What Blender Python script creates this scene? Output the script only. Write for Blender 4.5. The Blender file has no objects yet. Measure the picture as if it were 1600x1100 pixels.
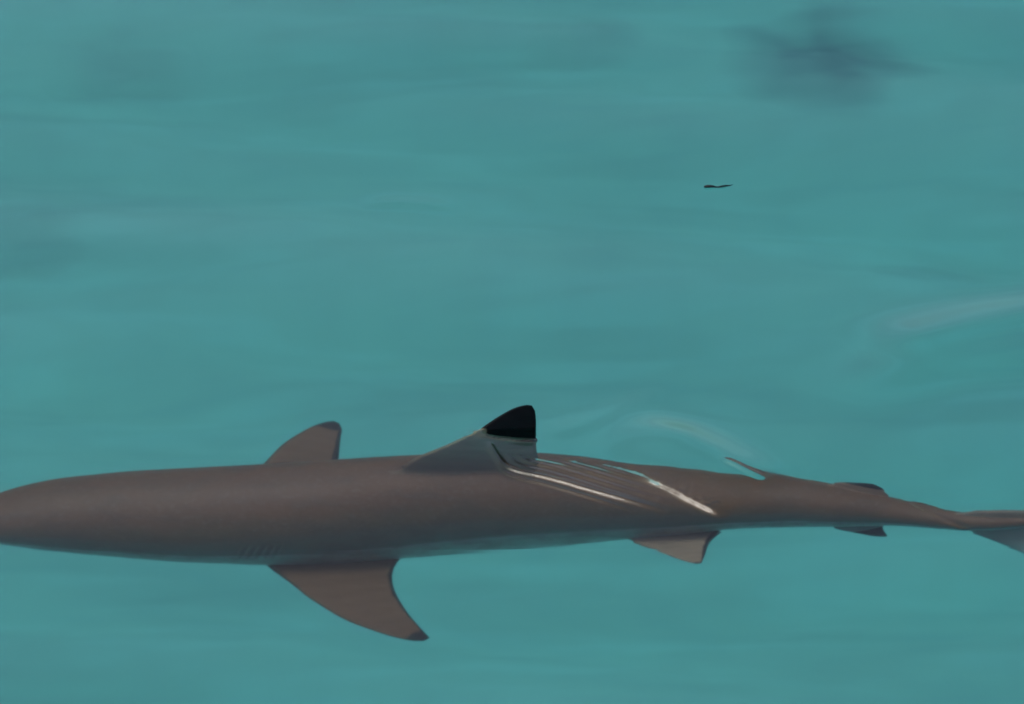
import bpy, bmesh, math, random
import numpy as np
from mathutils import Vector, Matrix, noise

# ------------------------------------------------------------------ camera, sky, sun, exposure
scene = bpy.context.scene
COL = scene.collection
R = math.radians
ELEV, DIST, FRAME_W = R(30.0), 5.0, 1.0          # looking down 30 degrees from 5 m; the frame is 1 m wide at the water
SUN_ELEV, SUN_AZ = R(64.0), R(-54.0)              # sun ahead of the viewer, azimuth clockwise from +Y

cam_data = bpy.data.cameras.new('camera')
cam = bpy.data.objects.new('camera', cam_data)
COL.objects.link(cam)
cam.location = (0, -DIST*math.cos(ELEV), DIST*math.sin(ELEV))
cam.rotation_euler = (math.pi/2 - ELEV, 0, 0)
cam_data.sensor_width = 36.0
cam_data.lens = 36.0*DIST/FRAME_W
cam_data.clip_start, cam_data.clip_end = 0.05, 2000
scene.camera = cam

world = bpy.data.worlds.new('World')
scene.world = world
world.use_nodes = True
world.cycles.sampling_method = 'NONE'
wn = world.node_tree
wn.nodes.clear()
sky = wn.nodes.new('ShaderNodeTexSky')
sky.sky_type = 'NISHITA'
sky.sun_disc = False
sky.sun_elevation = SUN_ELEV
sky.sun_rotation = SUN_AZ
sky.air_density, sky.dust_density, sky.ozone_density = 1.0, 4.0, 0.6
bg = wn.nodes.new('ShaderNodeBackground')
bg.inputs['Strength'].default_value = 0.15
wo = wn.nodes.new('ShaderNodeOutputWorld')
wn.links.new(sky.outputs[0], bg.inputs[0])
wn.links.new(bg.outputs[0], wo.inputs[0])

sun_data = bpy.data.lights.new('sun', 'SUN')
sun_data.energy = 0.8
sun_data.angle = R(16.0)
sun_data.color = (1.0, 0.95, 0.87)
sun = bpy.data.objects.new('sun', sun_data)
COL.objects.link(sun)
sd = Vector((math.sin(SUN_AZ)*math.cos(SUN_ELEV), math.cos(SUN_AZ)*math.cos(SUN_ELEV), math.sin(SUN_ELEV)))
sun.rotation_euler = sd.to_track_quat('Z', 'Y').to_euler()
sun.location = sd*30

scene.view_settings.view_transform = 'Standard'
scene.view_settings.look = 'None'
scene.view_settings.exposure = 0.0
scene.view_settings.gamma = 1.0
scene.view_settings.use_curve_mapping = False
scene.cycles.max_bounces = 6
scene.cycles.transmission_bounces = 6
scene.cycles.diffuse_bounces = 3
scene.cycles.volume_bounces = 0
scene.cycles.caustics_refractive = True
scene.cycles.caustics_reflective = False
scene.cycles.blur_glossy = 0.0
scene.cycles.sample_clamp_indirect = 12.0
scene.cycles.use_denoising = True
scene.cycles.filter_width = 1.7

IOR = 1.333
SEABED = -1.35
random.seed(7)
rng = np.random.default_rng(11)

# ------------------------------------------------------------------ where a view line meets a plane in the water
CAM = Vector(cam.location)
FWD = Vector((0, math.cos(ELEV), -math.sin(ELEV)))
UP = Vector((0, math.sin(ELEV), math.cos(ELEV)))
def view_ray(px, py):
    return (FWD*DIST + Vector((1, 0, 0))*((px-800)/1600*FRAME_W) + UP*((550-py)/1600*FRAME_W)).normalized()
def at(px, py, p0, nrm):
    """point of the plane (p0, nrm) seen along a line of sight, bent where it enters calm water at z = 0"""
    d = view_ray(px, py)
    p0, nrm = Vector(p0), Vector(nrm)
    t = (p0-CAM).dot(nrm)/d.dot(nrm)
    q = CAM + d*t
    if t > 0 and q.z >= 0:
        return q
    w = CAM + d*(-CAM.z/d.z)
    h = Vector((d.x, d.y, 0))/IOR
    r = Vector((h.x, h.y, -math.sqrt(max(1e-6, 1-h.length_squared))))
    t = (p0-w).dot(nrm)/r.dot(nrm)
    return w + r*t
def at_z(px, py, z):
    return at(px, py, (0, 0, z), (0, 0, 1))
EW = math.acos(math.cos(ELEV)/IOR)               # slope of the line of sight under water
PX = FRAME_W/1600
def interp(x, xs, ys):
    return float(np.interp(x, xs, ys))
def smooth_curve(pts, n):
    """n points evenly spread by length along a Catmull-Rom curve through pts"""
    P = [Vector(p) for p in pts]
    P = [P[0]*2-P[1]] + P + [P[-1]*2-P[-2]]
    out = []
    for i in range(1, len(P)-2):
        a, b, c, d = P[i-1], P[i], P[i+1], P[i+2]
        for k in range(16):
            t = k/16
            out.append(0.5*((2*b)+(c-a)*t+(2*a-5*b+4*c-d)*t*t+(3*b-a-3*c+d)*t*t*t))
    out.append(P[-2])
    s = [0.0]
    for i in range(1, len(out)):
        s.append(s[-1]+(out[i]-out[i-1]).length)
    res = []
    for k in range(n):
        g = s[-1]*k/(n-1)
        j = min(len(s)-2, max(0, int(np.searchsorted(s, g))-1))
        u = (g-s[j])/max(1e-9, s[j+1]-s[j])
        res.append(out[j].lerp(out[j+1], u))
    return res

# ------------------------------------------------------------------ materials
class NT:
    def __init__(self, name):
        self.m = bpy.data.materials.new(name)
        self.m.use_nodes = True
        self.t = self.m.node_tree
        self.t.nodes.clear()
        self.out = self.n('OutputMaterial')
    def n(self, kind, **kw):
        nd = self.t.nodes.new('ShaderNode'+kind)
        for k, v in kw.items():
            setattr(nd, k, v)
        return nd
    def l(self, a, b):
        self.t.links.new(a, b)
    def math(self, op, a, b=None, c=None, clamp=False):
        nd = self.n('Math', operation=op, use_clamp=clamp)
        for i, v in enumerate((a, b, c)):
            if v is None: continue
            if isinstance(v, (int, float)): nd.inputs[i].default_value = v
            else: self.l(v, nd.inputs[i])
        return nd.outputs[0]
    def noise(self, vec, scale, detail=4, rough=0.5, dims=None):
        nd = self.n('TexNoise')
        nd.inputs['Scale'].default_value = scale
        nd.inputs['Detail'].default_value = detail
        nd.inputs['Roughness'].default_value = rough
        if vec is not None: self.l(vec, nd.inputs['Vector'])
        return nd.outputs['Fac']
    def step(self, v, lo, hi):
        nd = self.n('MapRange', interpolation_type='SMOOTHSTEP')
        nd.inputs['From Min'].default_value = lo
        nd.inputs['From Max'].default_value = hi
        self.l(v, nd.inputs['Value'])
        return nd.outputs['Result']
    def ramp(self, v, stops):
        nd = self.n('ValToRGB')
        cr = nd.color_ramp
        cr.interpolation = 'EASE'
        while len(cr.elements) > 1: cr.elements.remove(cr.elements[-1])
        for i, (p, c) in enumerate(stops):
            e = cr.elements[0] if i == 0 else cr.elements.new(p)
            e.position = p
            e.color = (*c, 1)
        self.l(v, nd.inputs['Fac'])
        return nd.outputs['Color']
    def mix(self, f, a, b):
        nd = self.n('Mix', data_type='RGBA')
        for s, v in ((nd.inputs[0], f), (nd.inputs[6], a), (nd.inputs[7], b)):
            if isinstance(v, (int, float)): s.default_value = v
            elif isinstance(v, tuple): s.default_value = (*v, 1)
            else: self.l(v, s)
        return nd.outputs[2]
    def scalevec(self, v, sc):
        nd = self.n('Mapping')
        nd.inputs['Scale'].default_value = sc
        self.l(v, nd.inputs['Vector'])
        return nd.outputs[0]

def sand_material():
    a = NT('pale_sand')
    co = a.n('NewGeometry').outputs['Position']
    big = a.noise(a.scalevec(co, (1.2, 2.0, 1)), 1.6, 4, 0.55)
    mid = a.noise(a.scalevec(co, (1.6, 7.0, 1)), 2.4, 5, 0.55)
    band = a.noise(a.scalevec(co, (1.7, 8.5, 1)), 2.6, 4, 0.6)
    fine = a.noise(co, 620, 2, 0.7)
    col = a.ramp(big, [(0.30, (0.53, 0.51, 0.47)), (0.55, (0.61, 0.58, 0.52)), (0.75, (0.67, 0.64, 0.57))])
    col = a.mix(a.math('MULTIPLY', a.step(mid, 0.48, 0.72), 0.38), col, (0.46, 0.45, 0.41))
    col = a.mix(a.math('MULTIPLY', a.step(fine, 0.40, 0.62), 0.10), col, (0.36, 0.34, 0.31))
    col = a.mix(a.math('MULTIPLY', a.step(band, 0.44, 0.68), 0.30), col, (0.74, 0.73, 0.70))
    col = a.mix(a.math('MULTIPLY', a.math('SUBTRACT', 1.0, a.step(band, 0.30, 0.46)), 0.22), col, (0.42, 0.46, 0.47))
    col = a.mix(a.math('MULTIPLY', a.step(a.noise(a.scalevec(co, (7.0, 16.0, 1)), 2.0, 3, 0.6), 0.45, 0.70), 0.16), col, (0.44, 0.46, 0.46))
    att = a.n('Attribute', attribute_name='patch_tint')
    fn = a.noise(co, 26, 5, 0.65)
    f = a.math('MULTIPLY', att.outputs['Fac'], a.math('ADD', 0.55, a.math('MULTIPLY', fn, 0.8)), clamp=True)
    col = a.mix(f, col, (0.13, 0.165, 0.20))  # grey-blue tint over the seabed mounds
    b = a.n('BsdfPrincipled')
    a.l(col, b.inputs['Base Color'])
    b.inputs['Roughness'].default_value = 0.95
    b.inputs['Specular IOR Level'].default_value = 0.1
    bp = a.n('Bump')
    bp.inputs['Strength'].default_value = 0.18
    bp.inputs['Distance'].default_value = 0.004
    a.l(a.noise(co, 90, 5, 0.6), bp.inputs['Height'])
    a.l(bp.outputs[0], b.inputs['Normal'])
    a.l(b.outputs[0], a.out.inputs['Surface'])
    return a.m

def water_material():
    a = NT('clear_lagoon_water')
    g = a.n('BsdfGlass')
    g.inputs['IOR'].default_value = IOR
    g.inputs['Roughness'].default_value = 0.095         # ripples too fine to model: they soften what lies deep
    a.l(g.outputs[0], a.out.inputs['Surface'])
    v = a.n('VolumeAbsorption')
    v.inputs['Color'].default_value = (0.20, 0.905, 0.924, 1)
    v.inputs['Density'].default_value = 0.80
    a.l(v.outputs[0], a.out.inputs['Volume'])
    return a.m

def skin_material():
    """back brown, flank slate with the pale haze over it painted in, belly white; u runs snout to tail, v back to belly"""
    a = NT('shark_skin')
    uv = a.n('UVMap', uv_map='UVMap').outputs[0]
    sp = a.n('SeparateXYZ'); a.l(uv, sp.inputs[0])
    u, v = sp.outputs[0], sp.outputs[1]
    co = a.n('TexCoord').outputs['Object']
    wob = a.noise(a.scalevec(co, (5, 14, 14)), 1.5, 4, 0.6)
    head = a.math('MULTIPLY', a.math('SUBTRACT', 1.0, a.step(u, 0.14, 0.48)), -0.05)       # the dark cape hangs lower on the head
    vv = a.math('ADD', a.math('ADD', v, head), a.math('MULTIPLY', a.math('SUBTRACT', wob, 0.5), 0.05))
    col = a.ramp(vv, [(0.0, (0.115, 0.058, 0.027)), (0.20, (0.130, 0.064, 0.029)), (0.32, (0.120, 0.076, 0.042)),
                      (0.40, (0.112, 0.106, 0.080)), (0.470, (0.090, 0.120, 0.106)), (0.505, (0.28, 0.34, 0.32)), (0.70, (0.58, 0.58, 0.54))])  # slate of the flank also carries the teal haze as colour
    mot = a.noise(a.scalevec(co, (10, 22, 22)), 3.0, 5, 0.6)
    col = a.mix(a.math('MULTIPLY', a.step(mot, 0.40, 0.70), 0.42), col, (0.080, 0.056, 0.036))
    fl = a.noise(co, 190, 3, 0.7)
    col = a.mix(a.math('MULTIPLY', a.step(fl, 0.50, 0.72), 0.34), col, (0.18, 0.125, 0.09))
    # five gill slits ahead of the pectoral fin
    gl = a.math('SUBTRACT', u, a.math('MULTIPLY', a.math('SUBTRACT', v, 0.48), -0.06))
    gs = a.math('ABSOLUTE', a.math('SUBTRACT', a.math('FRACT', a.math('MULTIPLY', a.math('SUBTRACT', gl, 0.308), 139.0)), 0.5))
    win = a.math('MULTIPLY', a.math('MULTIPLY', a.math('GREATER_THAN', gl, 0.308), a.math('LESS_THAN', gl, 0.344)),
                 a.math('MULTIPLY', a.step(v, 0.40, 0.44), a.math('SUBTRACT', 1.0, a.step(v, 0.52, 0.56))))
    slit = a.math('MULTIPLY', win, a.math('SUBTRACT', 1.0, a.step(gs, 0.08, 0.30)))
    lip = a.math('MULTIPLY', win, a.step(gs, 0.30, 0.46))
    col = a.mix(a.math('MULTIPLY', lip, 0.32), col, (0.24, 0.235, 0.225))
    col = a.mix(a.math('MULTIPLY', slit, 0.28), col, (0.03, 0.03, 0.03))
    b = a.n('BsdfPrincipled')
    a.l(col, b.inputs['Base Color'])
    b.inputs['Roughness'].default_value = 0.55
    b.inputs['Specular IOR Level'].default_value = 0.35
    bp = a.n('Bump')
    bp.inputs['Strength'].default_value = 0.22
    bp.inputs['Distance'].default_value = 0.0012
    hgt = a.math('SUBTRACT', a.math('ADD', fl, a.math('MULTIPLY', mot, 2.0)), a.math('MULTIPLY', slit, 3.0))
    a.l(hgt, bp.inputs['Height'])
    a.l(bp.outputs[0], b.inputs['Normal'])
    a.l(b.outputs[0], a.out.inputs['Surface'])
    return a.m

def fin_material(name, base, tip_v, edge_u, pale=0.0, tip_soft=0.03, root=None, lead_gap=0.0, slope=0.0, black=(0.008, 0.009, 0.010)):
    """u leading to trailing edge, v root to tip; the black mark covers the tip and the trailing edge"""
    a = NT(name)
    uv = a.n('UVMap', uv_map='UVMap').outputs[0]
    sp = a.n('SeparateXYZ'); a.l(uv, sp.inputs[0])
    u, v = sp.outputs[0], sp.outputs[1]
    co = a.n('TexCoord').outputs['Object']
    n1 = a.math('SUBTRACT', a.noise(co, 90, 3, 0.6), 0.5)
    mot = a.noise(a.scalevec(co, (6, 24, 24)), 6.0, 4, 0.6)
    col = a.mix(a.math('MULTIPLY', a.step(mot, 0.4, 0.75), 0.3), base, tuple(c*0.68 for c in base))
    rays = a.n('TexWave', wave_type='BANDS', bands_direction='Y')
    rays.inputs['Scale'].default_value = 3.2
    rays.inputs['Distortion'].default_value = 1.2
    a.l(uv, rays.inputs['Vector'])
    col = a.mix(a.math('MULTIPLY', rays.outputs['Fac'], 0.10), col, tuple(min(1, c*1.5) for c in base))
    vt = a.math('ADD', a.math('ADD', v, a.math('MULTIPLY', n1, 0.04)), a.math('MULTIPLY', a.math('SUBTRACT', u, 0.5), slope))
    if pale:
        band = a.math('MULTIPLY', a.step(vt, tip_v-0.05, tip_v-0.01), pale)
        band = a.math('MULTIPLY', band, a.math('SUBTRACT', 1.0, a.math('MULTIPLY', a.step(u, 0.12, 0.34), 0.9)))
        col = a.mix(band, col, (0.42, 0.37, 0.24))
    if root:
        col = a.mix(a.math('SUBTRACT', 1.0, a.step(v, 0.30, 0.66)), col, root)
    if lead_gap:
        vt = a.math('SUBTRACT', vt, a.math('MULTIPLY', a.math('SUBTRACT', 1.0, a.step(u, 0.06, 0.24)), lead_gap))
    tip = a.step(vt, tip_v, tip_v+tip_soft)
    edge = a.math('MULTIPLY', a.step(a.math('ADD', u, a.math('MULTIPLY', n1, 0.10)), edge_u, edge_u+0.05), a.step(v, 0.18, 0.45))
    dark = a.math('MAXIMUM', tip, edge)
    col = a.mix(dark, col, black)
    b = a.n('BsdfPrincipled')
    a.l(col, b.inputs['Base Color'])
    b.inputs['Roughness'].default_value = 0.6
    b.inputs['Specular IOR Level'].default_value = 0.15
    bp = a.n('Bump')
    bp.inputs['Strength'].default_value = 0.3
    bp.inputs['Distance'].default_value = 0.001
    a.l(a.math('ADD', rays.outputs['Fac'], a.math('MULTIPLY', mot, 1.5)), bp.inputs['Height'])
    a.l(bp.outputs[0], b.inputs['Normal'])
    a.l(b.outputs[0], a.out.inputs['Surface'])
    return a.m

def plain_material(name, col, rough, spec=0.3, nscale=60, var=0.4):
    a = NT(name)
    co = a.n('TexCoord').outputs['Object']
    c = a.mix(a.math('MULTIPLY', a.noise(co, nscale, 4, 0.6), var*2), col, tuple(k*0.4 for k in col))
    b = a.n('BsdfPrincipled')
    a.l(c, b.inputs['Base Color'])
    b.inputs['Roughness'].default_value = rough
    b.inputs['Specular IOR Level'].default_value = spec
    a.l(b.outputs[0], a.out.inputs['Surface'])
    return a.m

def mesh_object(name, verts, faces, mat, parent=None, smooth=True):
    me = bpy.data.meshes.new(name)
    me.from_pydata(verts, [], faces)
    me.update()
    if smooth:
        me.polygons.foreach_set('use_smooth', [True]*len(me.polygons))
    me.materials.append(mat)
    o = bpy.data.objects.new(name, me)
    COL.objects.link(o)
    o.parent = parent
    return o

# ------------------------------------------------------------------ seabed
def spread(half, step, grow, far):
    """grid lines: even inside +-half, then wider and wider out to far"""
    a = list(np.arange(0, half+step/2, step))
    s = step
    while a[-1] < far:
        s *= grow
        a.append(a[-1]+s)
    a = np.array(a)
    return np.concatenate([-a[:0:-1], a])

SAND = sand_material()
def bed(X, Y):
    near = np.exp(-(X**2+(Y-0.9)**2)/9)
    return SEABED+near*(0.018*np.sin(2.1*X+1.3*Y+0.4)+0.012*np.sin(5.2*Y-1.7*X+1)+0.006*np.sin(11*Y+3*X))
def build_seabed():
    gx = spread(1.2, 0.03, 1.35, 250)
    gy = spread(1.8, 0.03, 1.35, 250) + 0.9
    X, Y = np.meshgrid(gx, gy)
    Z = bed(X, Y)
    nx, ny = len(gx), len(gy)
    v = np.stack([X, Y, Z], -1).reshape(-1, 3)
    f = [(j*nx+i, j*nx+i+1, (j+1)*nx+i+1, (j+1)*nx+i) for j in range(ny-1) for i in range(nx-1)]
    o = mesh_object('seabed', v.tolist(), f, SAND)
    o['kind'] = 'structure'
    return o
build_seabed()

# ------------------------------------------------------------------ water
def img_to_xy(px, py):
    p = at_z(px, py, 0.0)
    return (p.x, p.y)

def polyline_field(X, Y, pts_px):
    """distance signed to the right-hand (far) side of a line on the water, and the position 0..1 along it"""
    P = [Vector((*img_to_xy(*p), 0)) for p in pts_px]
    P = smooth_curve(P, 130)
    best = np.full(X.shape, 1e9); sgn = np.zeros(X.shape); par = np.zeros(X.shape)
    box = ((X > min(p.x for p in P)-0.2) & (X < max(p.x for p in P)+0.2) & (Y > min(p.y for p in P)-0.2) & (Y < max(p.y for p in P)+0.2))
    if not box.any(): return best, par
    x, y = X[box], Y[box]
    b_, s_, p_ = np.full(x.shape, 1e9), np.zeros(x.shape), np.zeros(x.shape)
    for i in range(len(P)-1):
        ax, ay, bx, by = P[i].x, P[i].y, P[i+1].x, P[i+1].y
        dx, dy = bx-ax, by-ay
        t = np.clip(((x-ax)*dx+(y-ay)*dy)/(dx*dx+dy*dy), 0, 1)
        qx, qy = x-(ax+t*dx), y-(ay+t*dy)
        d = np.hypot(qx, qy)
        m = d < b_
        b_ = np.where(m, d, b_)
        s_ = np.where(m, np.where(dx*qy-dy*qx < 0, -1.0, 1.0), s_)
        p_ = np.where(m, (i+t)/(len(P)-1), p_)
    best[box] = b_*s_; par[box] = p_
    return best, par

def ridge(X, Y, pts_px, amp, w_near, w_far, taper=(0.0, 0.15, 0.8, 1.0)):
    d, s = polyline_field(X, Y, pts_px)
    w = np.where(d > 0, w_far, w_near)
    a = np.interp(s, [taper[0], taper[1], taper[2], taper[3]], [0, 1, 1, 0])
    a = a*a*(3-2*a)
    return amp*a*np.exp(-(d/w)**2)

WAVES = []
for k in range(34):
    lam = 0.05*(1.16**k)*(0.9+0.2*rng.random()) if k < 22 else 0.18+0.5*rng.random()
    ang = math.pi/2 + rng.normal(0, 0.24)
    WAVES.append((2*math.pi/lam*math.cos(ang), 2*math.pi/lam*math.sin(ang), rng.random()*6.28, lam))

def height(X, Y, cell):
    H = np.zeros_like(X)
    for kx, ky, ph, lam in WAVES:
        a = 0.00027*lam**0.9/0.1**0.9 if lam < 0.4 else 0.0013*(lam/0.4)**0.5
        if lam < 0.14: a *= 0.3
        fade = np.clip((lam/cell-3)/5, 0, 1)
        # groups of waves: each train swells and fades over a few of its own lengths
        env = 0.55+0.45*np.sin(0.21*kx*X+0.17*ky*Y*0.6+ph*3)*np.cos(0.13*kx*Y-0.11*ky*X+ph*5)
        H += a*fade*env*np.sin(kx*X+ky*Y+ph)
    # the V of little ridges trailing the dorsal fin
    near = (np.abs(X-0.2) < 0.45) & (np.abs(Y+0.2) < 0.3)
    A = [(762, 690), (772, 712), (796, 736), (860, 752), (950, 777), (1060, 806)]
    H += ridge(X, Y, A, 0.0020, 0.0031, 0.0042, (0, .08, .72, 1))
    H += ridge(X, Y, [(772, 712), (792, 744), (860, 763), (940, 786), (1010, 806)], 0.00125, 0.0022, 0.0030, (0, .15, .60, 1))
    B = [(845, 719), (920, 727), (985, 741), (1040, 766), (1085, 788), (1136, 811)]
    H += ridge(X, Y, B, 0.0029, 0.0045, 0.0420, (0.34, .60, .90, 1))
    B1 = [(862, 721), (900, 724), (940, 730), (985, 741), (1020, 755), (1045, 768)]
    d1, s1 = polyline_field(X, Y, B1)
    broken = np.array([0.35+1.3*max(0.0, 0.5+noise.noise(Vector((q*0.19, 4.0, 0.5)))) for q in range(201)])     # the thin crest comes and goes
    H += ridge(X, Y, B1, 0.00022, 0.0020, 0.0038, (0, .2, .75, 1))*np.interp(s1, np.linspace(0, 1, 201), broken)
    # capillary ripples between the two ridges, and the ruffled skin behind the outer one
    dA, sA = polyline_field(X, Y, A)
    dB, sB = polyline_field(X, Y, B)
    H += near*0.00050*np.sin(2*math.pi*dA/0.0105+6*sA)*np.clip(dA/0.006, 0, 1)*np.clip(-dB/0.006, 0, 1)*np.clip((0.95-sA)/0.3, 0, 1)*np.clip(sA/0.15, 0, 1)*(dA > 0)*(dB < 0)
    ruf = np.exp(-((dB-0.006)/0.008)**2)*np.clip((sB-0.48)/0.20, 0, 1)*np.clip((1-sB)/0.10, 0, 1)*near
    # irregular ruffles, also where the tail stirs the surface
    dT, sT = polyline_field(X, Y, [(1395, 775), (1430, 788), (1465, 806), (1500, 821)])
    ruf += 0.14*np.exp(-(dT/0.010)**2)*np.clip(sT/0.3, 0, 1)*np.clip((1-sT)/0.3, 0, 1)
    rn = np.zeros_like(H)
    for j_, i_ in np.argwhere(ruf > 0.03):
        x_, y_ = X[j_, i_], Y[j_, i_]
        rn[j_, i_] = noise.noise(Vector((x_*150, y_*110, 3.0)))+0.7*noise.noise(Vector((x_*300-y_*120, y_*240, 9.0)))
    H += ruf*0.00075*rn
    # water clinging to the fin where it breaks the surface
    H += ridge(X, Y, [(722, 681), (742, 677.5), (765, 684), (800, 690), (842, 691.5)], 0.0011, 0.0022, 0.0030, (0, .1, .9, 1))
    # crossing swell that lifts the image of the back ahead of the second dorsal fin
    H += ridge(X, Y, [(900, 640), (1000, 672), (1085, 707), (1140, 736), (1196, 757), (1250, 772)], 0.0084, 0.046, 0.030, (0.08, .47, .68, 1))
    H += ridge(X, Y, [(1120, 731), (1145, 741), (1170, 750), (1198, 758)], 0.0016, 0.0032, 0.0045, (0, .3, .8, 1))
    # small ridges over the tail and beside the fin
    H += ridge(X, Y, [(1415, 783), (1450, 800), (1490, 818), (1520, 826)], 0.0004, 0.0034, 0.0060, (0, .3, .8, 1))
    H += ridge(X, Y, [(846, 690), (900, 668), (980, 636), (1090, 590)], 0.0012, 0.016, 0.016, (0, .2, .5, 1))
    H += ridge(X, Y, [(1340, 560), (1450, 528), (1540, 507), (1680, 480)], 0.0078, 0.030, 0.042, (0, .3, .9, 1))
    H += ridge(X, Y, [(1280, 640), (1420, 575), (1560, 548), (1700, 530)], 0.0050, 0.040, 0.040, (0, .4, .9, 1))
    H += ridge(X, Y, [(545, 318), (600, 312), (660, 314), (730, 322)], 0.0014, 0.010, 0.014, (0, .4, .6, 1))
    return H

def build_water():
    def lines(lo, hi, f0, f1, fine, step, far):
        mid = np.concatenate([np.arange(lo, f0, step), np.arange(f0, f1, fine), np.arange(f1, hi, step)])
        out, s_ = [0.0], step
        while out[-1] < far:
            s_ *= 1.16
            out.append(out[-1]+s_)
        out = np.array(out[1:])
        return np.concatenate([lo-out[::-1], mid, mid[-1]+out])
    gx = lines(-0.66, 0.66, -0.05, 0.47, 0.0014, 0.0045, 260)
    gy = lines(-0.90, 0.90, -0.36, -0.13, 0.0014, 0.0045, 260)
    X, Y = np.meshgrid(gx, gy)
    cx, cy = np.meshgrid(np.gradient(gx), np.gradient(gy))
    Z = height(X, Y, np.maximum(cx, cy))
    edge = np.clip(1-np.maximum(np.abs(X), np.abs(Y))/200, 0, 1)
    Z *= np.minimum(1, edge*4)
    nx, ny = len(gx), len(gy)
    top = np.stack([X, Y, Z], -1).reshape(-1, 3)
    idx = np.arange(nx*ny).reshape(ny, nx)
    quads = np.stack([idx[:-1, :-1], idx[:-1, 1:], idx[1:, 1:], idx[1:, :-1]], -1).reshape(-1, 4)
    # walls and floor of the body of water
    rim = list(idx[0, :]) + list(idx[1:, -1]) + list(idx[-1, -2::-1]) + list(idx[-2:0:-1, 0])
    low = top[rim].copy(); low[:, 2] = SEABED-1.2
    base = nx*ny
    v = np.concatenate([top, low])
    n = len(rim)
    walls = [(rim[i], base+i, base+(i+1) % n, rim[(i+1) % n]) for i in range(n)]
    faces = quads.tolist() + walls + [tuple(base+i for i in range(n-1, -1, -1))]
    me = bpy.data.meshes.new('water')
    me.from_pydata(v.tolist(), [], faces)
    me.update()
    sm = np.zeros(len(me.polygons), bool); sm[:len(quads)] = True
    me.polygons.foreach_set('use_smooth', sm)
    me.materials.append(water_material())
    o = bpy.data.objects.new('water', me)
    COL.objects.link(o)
    o['kind'] = 'structure'
    return o
build_water()

# ------------------------------------------------------------------ the shark
# body stations along the picture: upper and lower outline of the trunk as seen through calm water,
# depth of the axis below the surface, height-to-width ratio of the section
ST = [(-62, 803, 815, -.158, .80), (-55, 792, 826, -.158, .78), (-40, 784, 836, -.158, .76), (-20, 777, 844, -.157, .76), (0, 771, 850, -.157, .76),
      (50, 757, 855, -.156, .78), (100, 748, 856, -.154, .80), (200, 740, 863, -.152, .85), (300, 736, 869, -.150, .90),
      (400, 731, 872, -.148, .95), (500, 725, 870, -.146, 1.0), (600, 719, 862, -.145, 1.05), (700, 715, 854, -.145, 1.08),
      (800, 713, 848, -.144, 1.08), (900, 719, 841, -.142, 1.06), (1000, 731, 834, -.139, 1.02), (1075, 735, 827, -.137, 1.0),
      (1146, 740, 820, -.134, .98), (1220, 746, 819, -.131, .96), (1290, 757, 819, -.128, .95), (1350, 768, 818, -.127, .92),
      (1400, 780, 818, -.126, .88), (1450, 790, 822, -.125, .82), (1500, 799, 827, -.124, .85), (1560, 806, 828, -.121, 1.0), (1640, 804, 818, -.113, 1.2)]
XS = [s[0] for s in ST]
def station(x):
    top, bot, zc, ar = (interp(x, XS, [s[k] for s in ST]) for k in (1, 2, 3, 4))
    c = at_z(x, (top+bot)/2, zc)
    h = (bot-top)/2*PX*math.sin(EW)/math.sin(ELEV)
    a = h/math.sqrt(math.sin(EW)**2 + (ar*math.cos(EW))**2)
    return c, a, a*ar

NB, NR = 230, 84
def body_mesh():
    xs = [-62+ (1640+62)*(k/(NB-1))**1.15 for k in range(NB)]
    st = [station(x) for x in xs]
    # smooth the stations so that no kink of the table shows
    arr = np.array([[*c, a, b] for c, a, b in st])
    for _ in range(10):
        arr[1:-1] = 0.25*arr[:-2]+0.5*arr[1:-1]+0.25*arr[2:]
    verts, uvs = [], []
    for i, row in enumerate(arr):
        c, a, b = Vector(row[:3]), row[3], row[4]
        t = (Vector(arr[min(NB-1, i+1)][:3])-Vector(arr[max(0, i-1)][:3])).normalized()
        side = Vector((0, 0, 1)).cross(t).normalized()       # towards the camera for a tail running to +x: -y
        up = t.cross(side)
        for k in range(NR):
            th = 2*math.pi*k/NR
            ca, sa = math.cos(th), math.sin(th)
            zz = b*ca*(1.0 if ca > 0 else 0.93)
            yy = a*math.copysign(abs(sa)**0.94, sa)
            verts.append(c+side*yy+up*zz)
            uvs.append((i/(NB-1), abs(th/math.pi if th <= math.pi else 2-th/math.pi)))
    faces = []
    for i in range(NB-1):
        for k in range(NR):
            k2 = (k+1) % NR
            faces.append((i*NR+k, (i+1)*NR+k, (i+1)*NR+k2, i*NR+k2))
    n = len(verts)
    verts.append(Vector(arr[0][:3])-Vector((0.004, 0, 0))); uvs.append((0, .5))
    verts.append(Vector(arr[-1][:3])+Vector((0.004, 0, 0))); uvs.append((1, .5))
    for k in range(NR):
        k2 = (k+1) % NR
        faces.append((n, k, k2))
        faces.append((n+1, (NB-1)*NR+k2, (NB-1)*NR+k))
    return verts, faces, uvs

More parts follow.
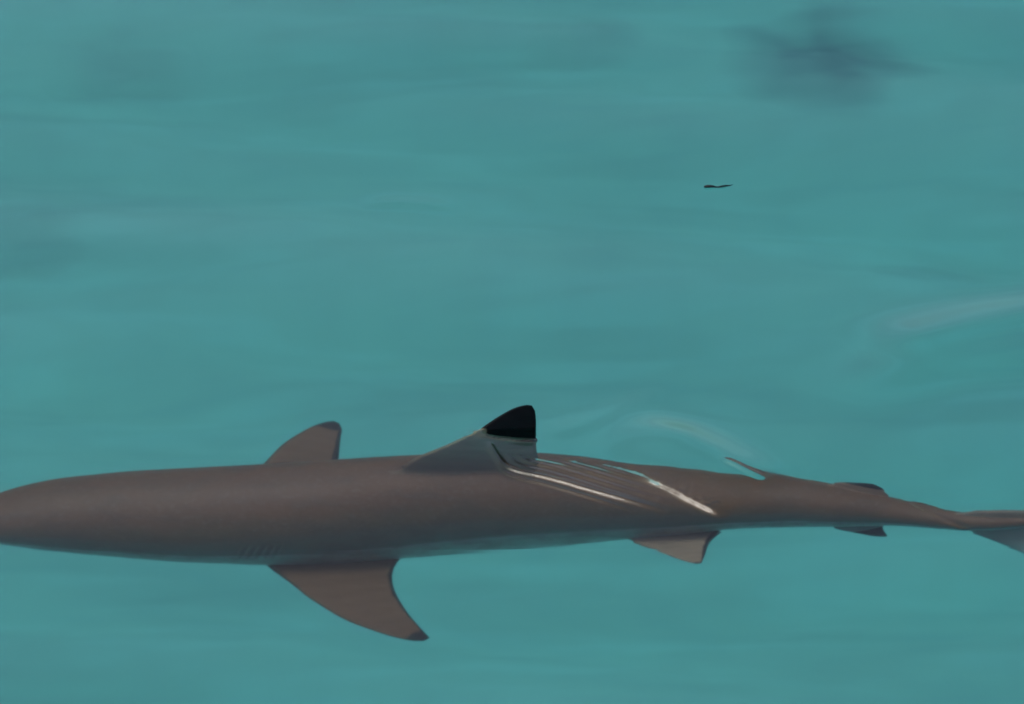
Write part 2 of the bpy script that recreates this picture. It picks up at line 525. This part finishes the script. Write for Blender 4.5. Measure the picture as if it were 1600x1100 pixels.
def fin_mesh(lead, trail, p0, nrm, thick, root_thick=None, nt=34, nc=20, bend=0.0, wav=0.0, fillet=0.0):
    """closed blade between a leading and a trailing outline in the plane (p0, nrm)"""
    nrm = Vector(nrm).normalized()
    L = smooth_curve([at(*p, p0, nrm) for p in lead], nt)
    T = smooth_curve([at(*p, p0, nrm) for p in trail], nt)
    verts, uvs, idx = [], [], {}
    for i in range(nt):
        t = i/(nt-1)
        th = thick*(1-t)**0.8 + 0.0012
        if root_thick: th += root_thick*math.exp(-t/0.10)
        for side in (1, -1):
            for j in range(nc):
                u = j/(nc-1)
                if side == -1 and j in (0, nc-1):
                    idx[i, side, j] = idx[i, 1, j]; continue
                prof = 2.6*math.sqrt(u)*(1-u)**0.9*0.62 if u < 1 else 0
                p = L[i].lerp(T[i], u)
                off = side*th*0.5*prof + bend*t*t + wav*math.sin(9*t+3*u)*t
                idx[i, side, j] = len(verts)
                verts.append(p+nrm*off); uvs.append((u, t))
    faces = []
    for i in range(nt-1):
        for j in range(nc-1):
            faces.append((idx[i, 1, j], idx[i, 1, j+1], idx[i+1, 1, j+1], idx[i+1, 1, j]))
            faces.append((idx[i, -1, j], idx[i+1, -1, j], idx[i+1, -1, j+1], idx[i, -1, j+1]))
    for i, flip in ((0, False), (nt-1, True)):
        for j in range(nc-1):
            f = [idx[i, 1, j], idx[i, -1, j], idx[i, -1, j+1], idx[i, 1, j+1]]
            f = [q for n_, q in enumerate(f) if q not in f[:n_]]
            if len(f) >= 3: faces.append(tuple(f[::-1] if flip else f))
    return verts, faces, uvs

def raw_object(name, geo, mat):
    verts, faces, uvs = geo
    me = bpy.data.meshes.new(name)
    me.from_pydata([tuple(v) for v in verts], [], faces)
    uvl = me.uv_layers.new(name='UVMap')
    li = np.empty(len(me.loops), np.int32)
    me.loops.foreach_get('vertex_index', li)
    uvl.data.foreach_set('uv', np.array(uvs)[li].ravel())
    bm = bmesh.new(); bm.from_mesh(me)
    bmesh.ops.recalc_face_normals(bm, faces=bm.faces)
    bm.to_mesh(me); bm.free()
    me.materials.append(mat)
    me.polygons.foreach_set('use_smooth', [True]*len(me.polygons))
    o = bpy.data.objects.new(name, me)
    COL.objects.link(o)
    return o

def build_shark():
    brown = (0.120, 0.078, 0.054)
    body = raw_object('reef_shark', body_mesh(), skin_material())
    parts = []
    def vplane(x0, x1, lean):
        a, b = station(x0)[0], station(x1)[0]
        t = (b-a); t.z = 0; t.normalize()
        return a, t.cross(Vector((0, 0, 1)))+Vector((0, 0, lean))
    # first dorsal fin, its black tip out of the water
    c, n = vplane(640, 840, 0.16)
    c.y = at_z(800, 688, 0).y + (c.y-station(800)[0].y)
    lead = [(540, 765), (565, 750), (598, 742), (626, 731), (652, 715), (700, 695.5), (742, 675), (766, 659), (798, 640), (820, 633), (831, 633.5)]
    trail = [(868, 775), (856, 745), (843, 722), (838.5, 704), (838, 690), (837.5, 672), (837.5, 655), (836, 642)]
    parts.append(raw_object('dorsal_fin', fin_mesh(lead, trail, c, n, 0.013, 0.030, nt=48),
        fin_material('first_dorsal_skin', (0.24, 0.27, 0.19), 0.700, 2.0, pale=0.9, tip_soft=0.012, root=(0.15, 0.105, 0.068), lead_gap=0.05)))
    # second dorsal fin
    c, n = vplane(1290, 1400, 0.55)
    lead = [(1262, 785), (1278, 762), (1305, 754.5), (1335, 754), (1362, 755.5), (1374, 760)]
    trail = [(1405, 800), (1398, 784), (1388, 773), (1382, 768), (1381, 765), (1377, 761.5)]
    parts.append(raw_object('second_dorsal_fin', fin_mesh(lead, trail, c, n, 0.006, 0.008),
        fin_material('second_dorsal_skin', (0.22, 0.145, 0.10), 0.74, 2.0, slope=-0.35)))
    # anal fin
    lead = [(1270, 800), (1288, 815), (1310, 825), (1340, 832), (1365, 837), (1382, 838)]
    trail = [(1392, 800), (1384, 815), (1379, 822), (1381, 828), (1385, 834), (1386, 837)]
    parts.append(raw_object('anal_fin', fin_mesh(lead, trail, c, n, 0.006, 0.006),
        fin_material('anal_fin_skin', (0.24, 0.25, 0.24), 0.56, 0.97, tip_soft=0.06, black=(0.02, 0.025, 0.03))))
    # pectoral fins
    c, a, b = station(500)
    near = Vector((c.x, c.y-0.85*a, c.z-0.50*b))
    far = Vector((c.x, c.y+0.85*a, c.z-0.50*b))
    pm = fin_material('pectoral_skin', (0.130, 0.074, 0.042), 0.91, 0.935)
    lead = [(392, 832), (400, 856), (416, 876), (445, 899), (490, 935), (540, 966), (590, 986), (635, 997), (660, 998)]
    trail = [(585, 838), (612, 849), (629, 859), (620, 873), (613, 892), (616, 915), (630, 943), (652, 972), (670, 992)]
    parts.append(raw_object('near_pectoral', fin_mesh(lead, trail, near, (0, 0.10, 1), 0.011, 0.010, nt=44), pm))
    lead = [(396, 782), (402, 752), (412, 728), (440, 697), (480, 669), (506, 659), (522, 657)]
    trail = [(560, 782), (545, 755), (533, 726), (533, 702), (535, 684), (536, 672), (531, 661)]
    parts.append(raw_object('far_pectoral', fin_mesh(lead, trail, far, (0, -0.10, 1), 0.011, 0.010, nt=44),
        fin_material('far_pectoral_skin', (0.130, 0.074, 0.042), 0.86, 0.87)))
    # pelvic fins
    c, a, b = station(1060)
    near = Vector((c.x, c.y-0.7*a, c.z-0.62*b))
    lead = [(960, 815), (972, 836), (990, 844), (1030, 858), (1065, 871), (1088, 877)]
    trail = [(1150, 808), (1134, 822), (1118, 836), (1108, 848), (1103, 862), (1097, 876)]
    pv = fin_material('pelvic_skin', (0.24, 0.175, 0.125), 0.96, 0.88)
    parts.append(raw_object('near_pelvic', fin_mesh(lead, trail, near, (0, 0.30, 1), 0.007, 0.006), pv))
    g = fin_mesh(lead, trail, near, (0, 0.30, 1), 0.007, 0.006)
    mirrored = [Vector((v.x, c.y+(c.y-v.y)*0.72, v.z-(c.y-v.y)*0.25)) for v in g[0]]
    parts.append(raw_object('far_pelvic', (mirrored, g[1], g[2]), pv))
    # tail fin
    a0 = station(1500)[0]
    n = Vector((-0.16, -1, 0.40))
    lead = [(1470, 812), (1500, 797), (1560, 794.5), (1610, 794), (1690, 786), (1780, 766), (1860, 740), (1900, 727)]
    trail = [(1500, 817), (1580, 820), (1650, 822), (1710, 818), (1760, 806), (1820, 785), (1880, 758), (1908, 733)]
    parts.append(raw_object('upper_lobe', fin_mesh(lead, trail, a0, n, 0.010, 0.004, nt=44),
        fin_material('upper_lobe_skin', (0.32, 0.34, 0.30), 0.93, 0.95, root=(0.20, 0.17, 0.135))))
    lead = [(1478, 812), (1500, 824), (1530, 838), (1565, 853), (1605, 870), (1650, 893), (1684, 914)]
    trail = [(1600, 818), (1650, 824), (1690, 832), (1702, 845), (1698, 870), (1694, 892), (1690, 914)]
    parts.append(raw_object('lower_lobe', fin_mesh(lead, trail, a0, n, 0.009, 0.004, nt=44),
        fin_material('lower_lobe_skin', (0.50, 0.56, 0.52), 0.80, 0.93, tip_soft=0.1, root=(0.26, 0.27, 0.24))))
    # eyes
    em = plain_material('shark_eye', (0.02, 0.02, 0.018), 0.12, 0.6)
    for sgn in (-1, 1):
        c, a, b = station(48)
        th = R(-28)
        p = c+Vector((0, sgn*a*math.cos(th)*0.80, b*math.sin(th)*0.80))
        bm = bmesh.new()
        bmesh.ops.create_uvsphere(bm, u_segments=16, v_segments=10, radius=0.0075)
        vs = [Vector((v.co.x*1.25, v.co.y*0.7, v.co.z))+p for v in bm.verts]
        bm.verts.index_update()
        fs = [tuple(v.index for v in f.verts) for f in bm.faces]
        bm.free()
        parts.append(raw_object('eye', (vs, fs, [(0, 0)]*len(vs)), em))
    # weld everything into one continuous skin
    for p in parts:
        md = body.modifiers.new('weld', 'BOOLEAN')
        md.operation = 'UNION'
        md.solver = 'EXACT'
        md.material_mode = 'TRANSFER'
        md.object = p
    dg = bpy.context.evaluated_depsgraph_get()
    me = bpy.data.meshes.new_from_object(body.evaluated_get(dg))
    body.modifiers.clear()
    body.data = me
    for p in parts:
        bpy.data.objects.remove(p)
    # ease the creases where fins leave the trunk
    bm = bmesh.new(); bm.from_mesh(me)
    bmesh.ops.remove_doubles(bm, verts=bm.verts, dist=0.0003)
    seam = {v for v in bm.verts if len({f.material_index for f in v.link_faces}) > 1 and all('eye' not in me.materials[f.material_index].name and 'pectoral' not in me.materials[f.material_index].name for f in v.link_faces)}
    ring = set(seam)
    for _ in range(3):
        ring |= {e.other_vert(v) for v in list(ring) for e in v.link_edges}
    for _ in range(6):
        bmesh.ops.smooth_vert(bm, verts=list(ring), factor=0.5, use_axis_x=True, use_axis_y=True, use_axis_z=True)
    for f in bm.faces: f.smooth = True
    bm.to_mesh(me); bm.free()
    print('SHARK', len(me.vertices), len(me.polygons), [m.name for m in me.materials])
    # origin at the middle of the trunk
    o = station(700)[0]
    me.transform(Matrix.Translation(-o))
    body.location = o
    body['label'] = 'slender brown reef shark with black-tipped fins swimming just under the surface'
    body['category'] = 'shark'
    return body
build_shark()

# ------------------------------------------------------------------ dark mounds on the seabed
def build_mound(px, py, wx, wy, height_, strength, seed, label, tail=0.0):
    c = at_z(px, py, SEABED)
    na, nr = 72, 26
    rx, ry = wx*PX/2, wy*PX/2/math.sin(ELEV)
    verts, patch_tint, faces = [(0, 0, height_+0.003)], [strength], []
    for i in range(1, nr+1):
        r = i/nr
        for k in range(na):
            th = 2*math.pi*k/na
            rad = 1+0.30*noise.noise(Vector((math.cos(th)*1.4, math.sin(th)*1.4, seed)))+0.06*noise.noise(Vector((math.cos(th)*4, math.sin(th)*4, seed+5)))
            rad += tail*math.exp(-((th-6.05)/0.30)**2)
            x, y = rx*rad*r*math.cos(th), ry*rad*r*math.sin(th)
            n_ = noise.noise(Vector((x*22, y*14, seed)))
            z = height_*(1-r*r)**2*(1+0.4*n_) + 0.003*(1-r*r) - 0.002*r*r
            verts.append((x, y, z))
            patch_tint.append(max(0, strength*(1-r**2)**1.6*(1+0.25*n_)))  # tint strongest at the middle of the mound, fading outward
    faces += [(0, 1+k, 1+(k+1) % na) for k in range(na)]
    for i in range(nr-1):
        for k in range(na):
            a, b = 1+i*na+k, 1+i*na+(k+1) % na
            faces.append((a, a+na, b+na, b))
    o = mesh_object('tinted_mound', verts, faces, SAND)
    at_ = o.data.attributes.new('patch_tint', 'FLOAT', 'POINT')
    at_.data.foreach_set('value', patch_tint)
    # drape it over the undulating bed
    z0 = float(bed(c.x, c.y))
    for v in o.data.vertices:
        v.co.z += float(bed(c.x+v.co.x, c.y+v.co.y))-z0
    o.location = (c.x, c.y, z0)
    o['label'] = label
    o['category'] = 'algae'
    o['group'] = 'tinted patches on the seabed'
    return o
build_mound(1270, 85, 520, 330, 0.02, 0.80, 3.1, 'largest dark mound on the seabed, upper right above the drifting twig', tail=0.25)
build_mound(180, 95, 400, 110, 0.012, 0.14, 8.4, 'faint dark streak on the seabed near the upper left corner')
build_mound(40, 395, 360, 90, 0.012, 0.14, 12.9, 'faint dark streak on the seabed at the left edge above the shark head')
build_mound(900, 55, 300, 110, 0.012, 0.13, 17.2, 'pale grey sky reflection painted on the seabed left of the largest dark mound')  # bluish sky reflection put into the sand colour of a low mound
build_mound(1430, 425, 300, 80, 0.012, 0.09, 21.7, 'faint dark smudge on the seabed below the drifting twig at the right')

# ------------------------------------------------------------------ drifting twig
def build_twig():
    pts = [(1100, 292, .0004, .0009), (1106, 291.8, .0006, .0013), (1113, 291.7, .0005, .0011), (1121, 291.8, -.0002, .0006), (1128, 291.4, .0003, .0008),
           (1134, 290.8, .0005, .0009), (1140, 289.8, .0001, .0005), (1145, 288.2, -.0002, .0003)]
    P = []
    for px, py, z, r in pts:
        q = at_z(px, py, 0)
        P.append((Vector((q.x, q.y, z)), r))
    c = P[2][0].copy(); c.z = 0
    verts, faces, n = [], [], 8
    curve = smooth_curve([p for p, r in P], 36)
    rs = np.interp(np.linspace(0, 1, 36), np.linspace(0, 1, len(P)), [r for p, r in P])
    for i, p in enumerate(curve):
        for k in range(n):
            th = 2*math.pi*k/n
            rr = rs[i]*(1+0.18*noise.noise(Vector((i*0.6, k, 2))))
            verts.append((p-c)+Vector((0, math.cos(th)*rr*1.6, math.sin(th)*rr)))
    for i in range(35):
        for k in range(n):
            faces.append((i*n+k, i*n+(k+1) % n, (i+1)*n+(k+1) % n, (i+1)*n+k))
    faces.append(tuple(range(n-1, -1, -1)))
    faces.append(tuple(35*n+k for k in range(n)))
    o = mesh_object('twig', [tuple(v) for v in verts], faces, plain_material('wet_bark', (0.010, 0.014, 0.014), 0.5))
    o.location = (c.x, c.y, float(height(np.array([[c.x]]), np.array([[c.y]]), 0.003)[0, 0])+0.0006)
    o['label'] = 'tiny dark twig drifting on the water above the shark'
    o['category'] = 'twig'
build_twig()
